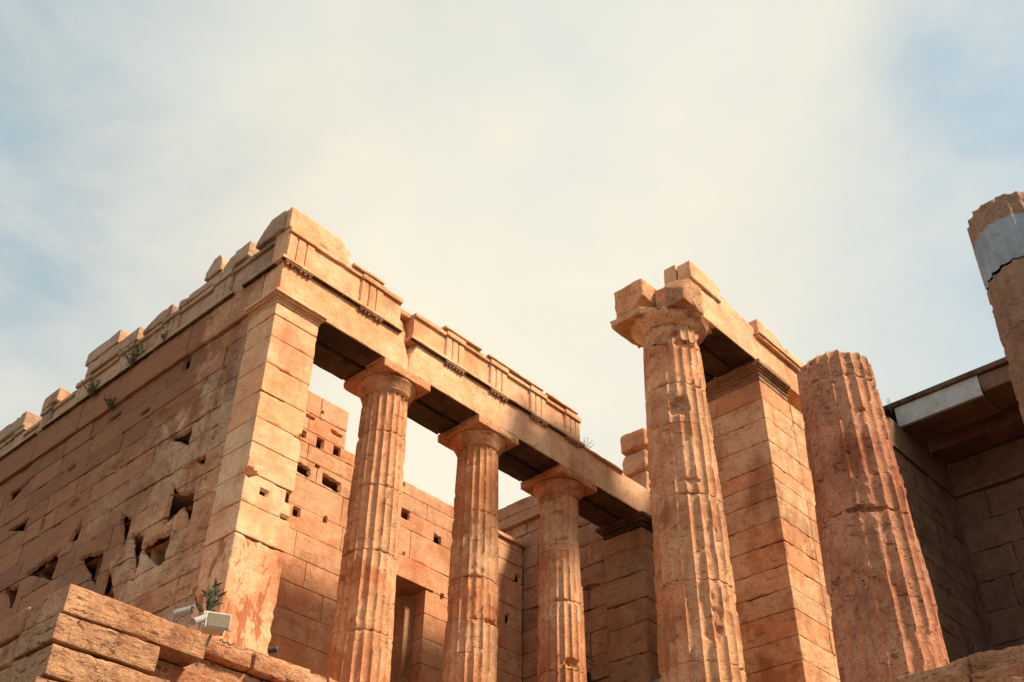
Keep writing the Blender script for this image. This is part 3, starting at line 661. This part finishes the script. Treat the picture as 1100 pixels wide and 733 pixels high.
M = MB(); column_mesh(M, 16.42, 3.22, 12.45, 13.38, .712, .700, seed=2, wear=.001, step=.05, broken=0, fdep=.07, jag=0); M.build('repair_drum', BLUEGREY, t6, b6, sharp=60)
M = MB(); column_mesh(M, 16.42, 3.22, 13.36, 13.93, .70, .69, seed=29, wear=.03, step=.04, broken=.05, dents=[(3.2, 13.75, .5, .2, .04)], fdep=.08); M.build('top_drum', BROWN, t6, b6, sharp=50)

# broken stones lying on the shattered capital
for i, (bx, mt, cu, lb) in enumerate([
    ((15.56, 16.18, 10.56, 11.36, 15.385, 16.16), SHAFT, [((-.2, -.9, -.9), (-.2*15.9-.9*10.56-.9*15.60)/1.288)], 'angular broken block at the left edge of the shattered capital'),
    ((15.98, 16.22, 10.22, 10.52, 15.36, 15.98), SHAFT, [], 'small upright stub between two broken blocks on the shattered capital'),
    ((15.80, 16.60, 9.66, 10.16, 15.22, 15.98), PARA, [((-1, -.3, .6), (-15.9-.3*9.9+.6*15.8)/1.204)], 'pitted rounded lump on the right of the shattered capital')]):
    M = MB(); b = ((bx[0]+bx[1])/2, (bx[2]+bx[3])/2, bx[4])
    block(M, bx, cell=.04, r=.05 if i != 1 else .02, chip=.10, amp=.015, rough=.03, cuts=cu, seed=70+i); o = M.build('broken_block', mt, None, b); o.location = b
    tag(o, lb, 'stone block', 'broken stones on the corner column')

# ------------------------------------------------------------------ central hall
def hall():
    b = (18.97, 9.85, SZ); t = thing('temple_hall', 'tall marble hall with a roofed dark interior behind the thick columns', 'ruin', b)
    rr = random.Random(9)
    za = [6.0, 7.1, 7.7, 8.22, 8.72, 9.27, 9.73, 10.24, 10.78, 11.3, 11.82, 12.25, 12.63, 13.23, 13.82, 14.35, 14.86]
    M = MB()
    for k in range(len(za)-1):
        block(M, (18.97+rr.uniform(-.005, .005), 20.3, 9.85+rr.uniform(-.003, .003), 11.4, za[k]+.007, za[k+1]-.006), cell=.045, r=.008, chip=.07, amp=.006, seed=k*3+1, tint=rr.random())
    pr = M.build('front_pier', ORANGE, t, b)
    M = MB()
    for (z0, z1, o) in ((14.86, 14.98, .015), (14.983, 15.06, .04), (15.063, 15.12, .08), (15.123, 15.16, .13)):
        block(M, (18.97-o, 20.2, 9.85-o*.9, 11.4, z0, z1), cell=.06, r=.008, chip=.05, amp=.004)
    M.build('pier_capital', EAST, pr, b)
    M = MB(); block(M, (18.79, 20.2, 9.69, 11.4, 15.165, 15.298), cell=.06, r=.012, chip=.09, amp=.01); M.build('crown_slab', EAST, pr, b)
    M = MB(); block(M, (18.955, 18.968, 9.95, 11.3, 14.45, 14.85), cell=.06, r=.004, chip=0, amp=.001); M = MB()
    M = MB(); courses(M, 1, 9.851, 11.3, 20.31, 23.4, za, L=1.4, cell=.07, seed=52, chip=.03, jit=.003); M.build('lit_wall', ORANGE, t, b)  # front stretch keeps the pier stone; wall behind has shade in its colour
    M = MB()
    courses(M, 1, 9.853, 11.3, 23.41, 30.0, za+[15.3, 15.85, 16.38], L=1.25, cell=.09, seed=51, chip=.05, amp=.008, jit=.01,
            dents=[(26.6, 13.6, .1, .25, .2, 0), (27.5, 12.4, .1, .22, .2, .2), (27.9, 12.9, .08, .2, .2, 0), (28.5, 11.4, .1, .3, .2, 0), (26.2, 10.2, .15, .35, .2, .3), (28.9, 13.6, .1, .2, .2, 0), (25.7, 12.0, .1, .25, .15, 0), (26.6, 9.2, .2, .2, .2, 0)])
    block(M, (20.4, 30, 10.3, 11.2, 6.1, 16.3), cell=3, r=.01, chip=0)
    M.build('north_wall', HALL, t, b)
    # entablature from the corner column to the pier and on
    M = MB()
    block(M, (16.30, 18.9, 9.78, 10.36, 15.31, 16.16), cells=(.06, .08, .06), r=.012, chip=.06, amp=.006, seed=1, tint=.7)
    block(M, (18.905, 21.8, 9.79, 10.36, 15.31, 16.05), cells=(.06, .1, .06), r=.012, chip=.04, amp=.006, seed=2, tint=.75)
    block(M, (16.28, 17.5, 9.72, 10.06, 16.165, 16.66), cells=(.06, .08, .06), r=.02, chip=.10, amp=.012, seed=3, rough=.015, tint=.8, cuts=[((.32, 0, 1), (17.1*.32+16.66)/1.05)])
    block(M, (17.35, 19.0, 9.80, 10.2, 16.165, 16.55), cells=(.06, .08, .06), r=.02, chip=.12, amp=.012, seed=6, rough=.02, tint=.7, cuts=[((.12, 0, 1), (17.4*.12+16.50)/1.007)])
    M.build('architrave', HONEY, t, b)
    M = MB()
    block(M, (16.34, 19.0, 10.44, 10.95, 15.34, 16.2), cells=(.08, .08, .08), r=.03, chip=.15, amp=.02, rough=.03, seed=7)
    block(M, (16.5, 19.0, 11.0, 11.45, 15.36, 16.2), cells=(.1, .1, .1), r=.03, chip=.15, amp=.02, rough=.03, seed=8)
    M.build('backing_beam', SOFFIT_DARK, t, b)
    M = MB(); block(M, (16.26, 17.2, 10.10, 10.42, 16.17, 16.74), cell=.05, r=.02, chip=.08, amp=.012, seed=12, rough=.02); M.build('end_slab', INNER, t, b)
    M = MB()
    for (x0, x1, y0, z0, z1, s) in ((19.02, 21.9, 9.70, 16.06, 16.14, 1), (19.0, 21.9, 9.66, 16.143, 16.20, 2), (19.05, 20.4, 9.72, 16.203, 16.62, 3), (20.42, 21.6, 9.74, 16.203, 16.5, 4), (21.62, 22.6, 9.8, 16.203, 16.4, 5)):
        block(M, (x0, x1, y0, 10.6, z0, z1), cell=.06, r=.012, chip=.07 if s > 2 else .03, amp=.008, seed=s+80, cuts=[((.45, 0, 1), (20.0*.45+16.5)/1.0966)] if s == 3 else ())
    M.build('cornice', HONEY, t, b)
    M = MB(); block(M, (17.2, 18.85, 9.80, 10.35, 15.293, 15.308), cell=.08, r=.004, chip=0, amp=.003); M.build('soffit_shade_crust', SOFFIT_DARK, t, b)  # dark plate adds crust and painted shade below the beam
    # ledge and upper blocks further back along the north wall
    M = MB()
    block(M, (22.4, 30, 9.78, 10.5, 16.39, 16.47), cell=.12, r=.01, chip=.06)
    for i, (x0, x1, z1) in enumerate([(24.2, 25.4, 16.95), (25.41, 26.3, 17.42), (26.31, 27.1, 17.5), (27.12, 28.5, 17.55), (28.52, 30, 17.55)]):
        block(M, (x0, x1, 9.84, 10.8, 16.48, z1), cell=.08, r=.03, chip=.14, amp=.02, rough=.02 if i < 2 else 0, seed=i+100)
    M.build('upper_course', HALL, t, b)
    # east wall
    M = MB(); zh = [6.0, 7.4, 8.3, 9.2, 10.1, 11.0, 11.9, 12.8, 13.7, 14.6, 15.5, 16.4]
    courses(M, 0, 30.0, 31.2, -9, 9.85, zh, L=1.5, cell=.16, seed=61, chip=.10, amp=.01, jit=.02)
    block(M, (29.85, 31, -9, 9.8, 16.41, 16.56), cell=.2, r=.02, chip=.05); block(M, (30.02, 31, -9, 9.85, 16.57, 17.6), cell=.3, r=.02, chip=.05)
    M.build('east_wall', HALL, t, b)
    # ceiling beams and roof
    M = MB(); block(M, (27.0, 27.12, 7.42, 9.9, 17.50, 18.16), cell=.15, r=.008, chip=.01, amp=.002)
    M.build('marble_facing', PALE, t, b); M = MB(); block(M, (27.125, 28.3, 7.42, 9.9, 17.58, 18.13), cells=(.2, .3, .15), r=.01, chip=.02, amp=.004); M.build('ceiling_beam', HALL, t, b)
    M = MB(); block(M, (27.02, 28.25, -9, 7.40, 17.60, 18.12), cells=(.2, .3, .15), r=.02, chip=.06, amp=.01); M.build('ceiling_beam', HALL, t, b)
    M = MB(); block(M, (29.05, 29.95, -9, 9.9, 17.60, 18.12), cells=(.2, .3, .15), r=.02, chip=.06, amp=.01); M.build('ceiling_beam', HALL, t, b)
    M = MB(); block(M, (26.92, 46, -9.4, 11.4, 18.15, 18.32), cells=(1, 1, .1), r=.02, chip=.03); M.build('roof_slab', SOFFIT_DARK, t, b)
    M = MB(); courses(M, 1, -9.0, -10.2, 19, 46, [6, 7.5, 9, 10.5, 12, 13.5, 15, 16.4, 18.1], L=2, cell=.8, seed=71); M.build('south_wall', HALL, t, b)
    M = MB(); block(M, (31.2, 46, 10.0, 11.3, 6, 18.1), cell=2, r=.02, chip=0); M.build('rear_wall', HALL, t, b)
hall()

# stacked ruined stones seen behind the corner column, above the end of the wing's architrave
for i, (bx, lb) in enumerate([((19.72, 20.6, 13.7, 14.5, 13.40, 14.32), 'large rounded ruin block, lowest of the stack behind the corner column'),
                              ((19.62, 20.6, 13.62, 14.4, 14.33, 14.86), 'middle ruin block, jutting out of the stack behind the corner column'),
                              ((19.66, 20.6, 13.66, 14.4, 15.03, 15.56), 'topmost ruin block of the stack behind the corner column')]):
    M = MB(); b = (19.8, 14, bx[4]); block(M, bx, cell=.05, r=.05, chip=.14, amp=.02, rough=.05, seed=120+i)
    if i == 2: block(M, (19.9, 20.6, 13.85, 14.4, 14.86, 15.03), cell=.08, r=.03, chip=.05)
    o = M.build('ruin_block', INNER, None, b); o.location = b; tag(o, lb, 'stone block', 'ruin blocks stacked behind the corner column')

# ------------------------------------------------------------------ rough parapet at the lower left
def parapet():
    b = (5.13, 11.5, 3.2); t = thing('parapet_wall', 'rough layered stone parapet at the foot of the wing', 'wall', b)
    rows = [(5.06, 5.385, [(5.13, 7.0)], .0), (4.72, 5.03, [(5.10, 6.40), (6.46, 8.4)], .0), (4.34, 4.68, [(5.12, 6.62), (6.66, 8.2)], .0), (3.9, 4.3, [(5.04, 6.2), (6.2, 7.6)], 0), (3.3, 3.88, [(5.1, 6.9), (6.9, 8.2)], 0)]
    for k, (z0, z1, xs, _) in enumerate(rows):
        for i, (x0, x1) in enumerate(xs):
            M = MB(); y0 = 11.5 if i == 0 else 11.85
            cu = [((1, 0, .8), (6.93+.8*5.33)/1.28)] if (k == 0) else ()
            block(M, (x0, x1, y0, 12.4, z0, z1), cell=.03, r=.012, chip=.06, amp=.012, rough=.012, seed=k*9+i+200, cuts=cu)
            M.build('parapet_stone', PARA, t, b)
        y = 12.42
        for q in range(4):
            M = MB(); l = 1.5+.3*((q+k) % 3); block(M, (5.13+.03*((q+k) % 2), 6.0, y, y+l, z0, z1), cell=.06, r=.03, chip=.08, amp=.015, rough=.02, seed=k*9+q+300); M.build('parapet_stone', PARA, t, b); y += l+.02
    M = MB(); block(M, (5.5, 8.2, 12.2, 18, 3.2, 5.0), cell=1, r=.05, chip=.1); M.build('fill', PARA, t, b)
parapet()

# ------------------------------------------------------------------ small things
GREY = plain('grey_plastic', (.27, .28, .28), .55); WHITE = plain('white_paint', (.46, .44, .39), .6); BLACK = plain('black_glass', (.02, .022, .025), .15); DKMET = plain('dark_teal_metal', (.02, .035, .04), .45, .3); STEEL = plain('steel', (.3, .3, .28), .4, .6)
def leafmat(name, c): return plain(name, c, .6, 0, .5, 30)
LEAF = leafmat('oleander_leaf', (.055, .075, .03)); LEAFY = leafmat('caper_leaf', (.13, .14, .035)); TWIG = plain('twig', (.10, .07, .04), .8)
def at(x, y, ax, val):
    v = ray(x, y); return v*(val/v[ax])
def small():
    # security camera: tilted tube housing with dark lens face, bracket
    p = at(193, 660, 1, 12.0); t = thing('security_camera', 'grey tube security camera peering over the parapet', 'camera', tuple(p)); b = tuple(p)
    d = Vector((.55, -.62, .25)).normalized(); c = p + Vector((.06, 0, .05))
    M = MB(); tube(M, [c-d*.13, c-d*.12, c+d*.09], .048, 20); M.build('housing', GREY, t, b)
    M = MB(); tube(M, [c+d*.092, c+d*.10], .044, 20); M.build('lens', BLACK, t, b)
    M = MB(); tube(M, [c-d*.12+Vector((0, 0, .045)), c+d*.12+Vector((0, 0, .042))], .022, 10); M.build('sun_hood', GREY, t, b)
    M = MB(); tube(M, [c-d*.12, c-d*.16+Vector((0, 0, -.15)), p+Vector((-.05, 0, -.3))], .022, 10); M.build('bracket', STEEL, t, b)
    # floodlight box, pole, short conduit
    p = at(232, 684, 1, 12.2); b = tuple(p); t = thing('floodlight', 'boxy off-white floodlight beside the foot of the corner pier', 'floodlight', b)
    M = MB(); rot = Matrix.Rotation(R_(-28), 3, 'Z') @ Matrix.Rotation(R_(-22), 3, 'X')
    cx, cy, cz = p.x-.03, p.y, p.z+.17
    block(M, (cx-.17, cx+.13, cy-.05, cy+.13, cz-.12, cz+.13), cell=.2, r=.014, chip=0, amp=0, rot=rot.to_quaternion() if hasattr(rot, 'to_quaternion') else None)
    M.build('lamp_housing', WHITE, t, b)
    M = MB(); block(M, (cx-.19, cx+.14, cy-.085, cy-.06, cz-.135, cz+.145), cell=.2, r=.008, chip=0, amp=0, rot=rot.to_quaternion()); fr = M.build('front_frame', WHITE, t, b)
    M = MB(); block(M, (cx-.17, cx+.12, cy-.10, cy-.088, cz-.115, cz+.125), cell=.2, r=.004, chip=0, amp=0, rot=rot.to_quaternion()); M.build('glass', plain('dusty_lamp_glass', (.16, .13, .09), .3), fr, b)
    M = MB(); tube(M, [Vector((cx, cy+.02, cz-.1)), Vector((cx, cy+.10, cz-.16)), Vector((cx, cy+.3, cz-.5))], .022, 10); M.build('post', STEEL, t, b)
    p = at(207, 668, 1, 12.1); q = at(222, 663, 1, 12.25); b = tuple(p); M = MB(); tube(M, [p, q], .045, 14); o = M.build('cable_conduit', GREY, None, b); o.location = b; tag(o, 'short pale grey conduit between the security camera and the floodlight', 'conduit')
    # loose cable on the ledge
    M = MB(); p0 = at(236, 688, 1, 12.85); pts = [p0 + Vector((.03*k, 0, .02*math.sin(k*1.9))) for k in range(9)]; b = tuple(p0); tube(M, pts, .009, 6); o = M.build('cable', BLACK, None, b); o.location = b; tag(o, 'thin black cable looping on the ledge below the floodlight', 'cable')
    p = at(290, 703, 1, 12.95); b = tuple(p); t = thing('spotlight', 'small black spotlight on the step right of the corner pier', 'spotlight', b)
    M = MB(); tube(M, [p+Vector((-.05, 0, .03)), p+Vector((.05, -.08, .06))], .045, 14); M.build('lamp_housing', BLACK, t, b); M = MB(); tube(M, [p+Vector((.052, -.082, .061)), p+Vector((.058, -.087, .063))], .038, 14); M.build('glass', WHITE, t, b)
    # metal frame in the portico
    p = at(636, 733, 1, 15.0); b = tuple(p); t = thing('metal_barrier', 'dark metal barrier frame standing inside the portico by the third column', 'barrier', b)
    a = at(626, 703, 1, 15.0); c = at(662, 724, 1, 15.0); M = MB(); tube(M, [a, c], .03, 8); M.build('rail', STEEL, t, b)
    dn = Vector((0, 0, -1)); M = MB(); tube(M, [a-Vector((0, 0, .12)), c-Vector((0, 0, .12))], .02, 8); M.build('rail', STEEL, t, b)
    M = MB(); tube(M, [c+Vector((0, 0, .42)), c-Vector((0, 0, 1.3))], .07, 8); M.build('post', DKMET, t, b)
    M = MB(); block(M, (a.x, c.x, 15.05, 15.12, c.z-1.0, a.z-.32), cell=.3, r=.01, chip=0, amp=0); M.build('panel', DKMET, t, b)
    p = at(705, 745, 1, 12.5); b = tuple(p); M = MB(); lathe(M, p.x, p.y, [(.26, p.z-.5), (.27, p.z), (.24, p.z+.14), (.17, p.z+.22), (.08, p.z+.26), (.01, p.z+.27)], n=40, wear=0)
    o = M.build('equipment_cover', DKMET, None, b); o.location = b; tag(o, 'dark rounded equipment cover peeking up left of the corner column foot', 'equipment')
def plant(name, label, p, h, spread, nst, mat, leaf, seed, up_=1.0):
    rr = random.Random(seed); b = tuple(p); t = thing(name, label, 'plant', b)
    S = MB(); F = MB()
    for s in range(nst):
        az = rr.uniform(0, 2*math.pi); le = rr.uniform(.1, spread)
        d = Vector((math.cos(az)*le, math.sin(az)*le - .1*spread, up_)).normalized(); L = h*rr.uniform(.6, 1.05)
        e = p + d*L; m = p + d*L*.5 + Vector((0, 0, .04*h)); tube(S, [p, m, e], .006, 5, r1=.002)
        for k in range(int(L/leaf*1.9)+3):
            f = rr.uniform(.25, 1.05); c = p + (e-p)*f
            dd = (d + Vector((rr.uniform(-1, 1), rr.uniform(-1, 1), rr.uniform(-.5, .9)))*.9).normalized()*leaf*rr.uniform(.6, 1.2)
            sd_ = dd.cross(Vector((rr.uniform(-1, 1), rr.uniform(-1, 1), rr.uniform(-1, 1)))).normalized()*leaf*.15
            nn = dd.cross(sd_).normalized()*leaf*.05
            V = [c, c+dd*.45+sd_+nn, c+dd, c+dd*.45-sd_+nn]
            F.add(np.array([tuple(v) for v in V]), np.array([[0, 1, 2, 3]]), rr.random())
    S.build('stems', TWIG, t, b); F.build('leaves', leaf_m(mat), t, b, smooth=False)
def leaf_m(m): return m
small()
plant('oleander_sprig', 'dark green leafy sprig behind the floodlight against the pier', at(222, 664, 1, 12.6), .45, .9, 11, LEAF, .15, 4)
plant('wall_plant', 'largest yellow-green tuft, growing on the west frieze', at(141, 393, 0, 8.1), .50, .9, 26, LEAFY, .085, 6)
plant('wall_plant', 'round green tuft on the west ledge, between the cornice stacks', at(98, 426, 0, 8.1), .38, 1.2, 24, LEAFY, .075, 7)
plant('wall_plant', 'dark drooping tuft below the west ledge in a wall joint', at(118, 440, 0, 8.18), .3, 1.2, 18, LEAF, .07, 8)
plant('wall_plant', 'small dark tuft at the west frieze near the split triglyph', at(176, 367, 0, 8.12), .26, .8, 8, LEAF, .07, 9)
plant('twig_plant', 'sparse grey twigs on the architrave where the frieze ends', at(628, 486, 1, 13.4), .34, 1.1, 9, TWIG, .035, 10)
plant('twig_plant', 'tiny forked twig on the hall wall top beside the marble beam', at(958, 444, 1, 9.95), .4, .5, 2, TWIG, .05, 11)
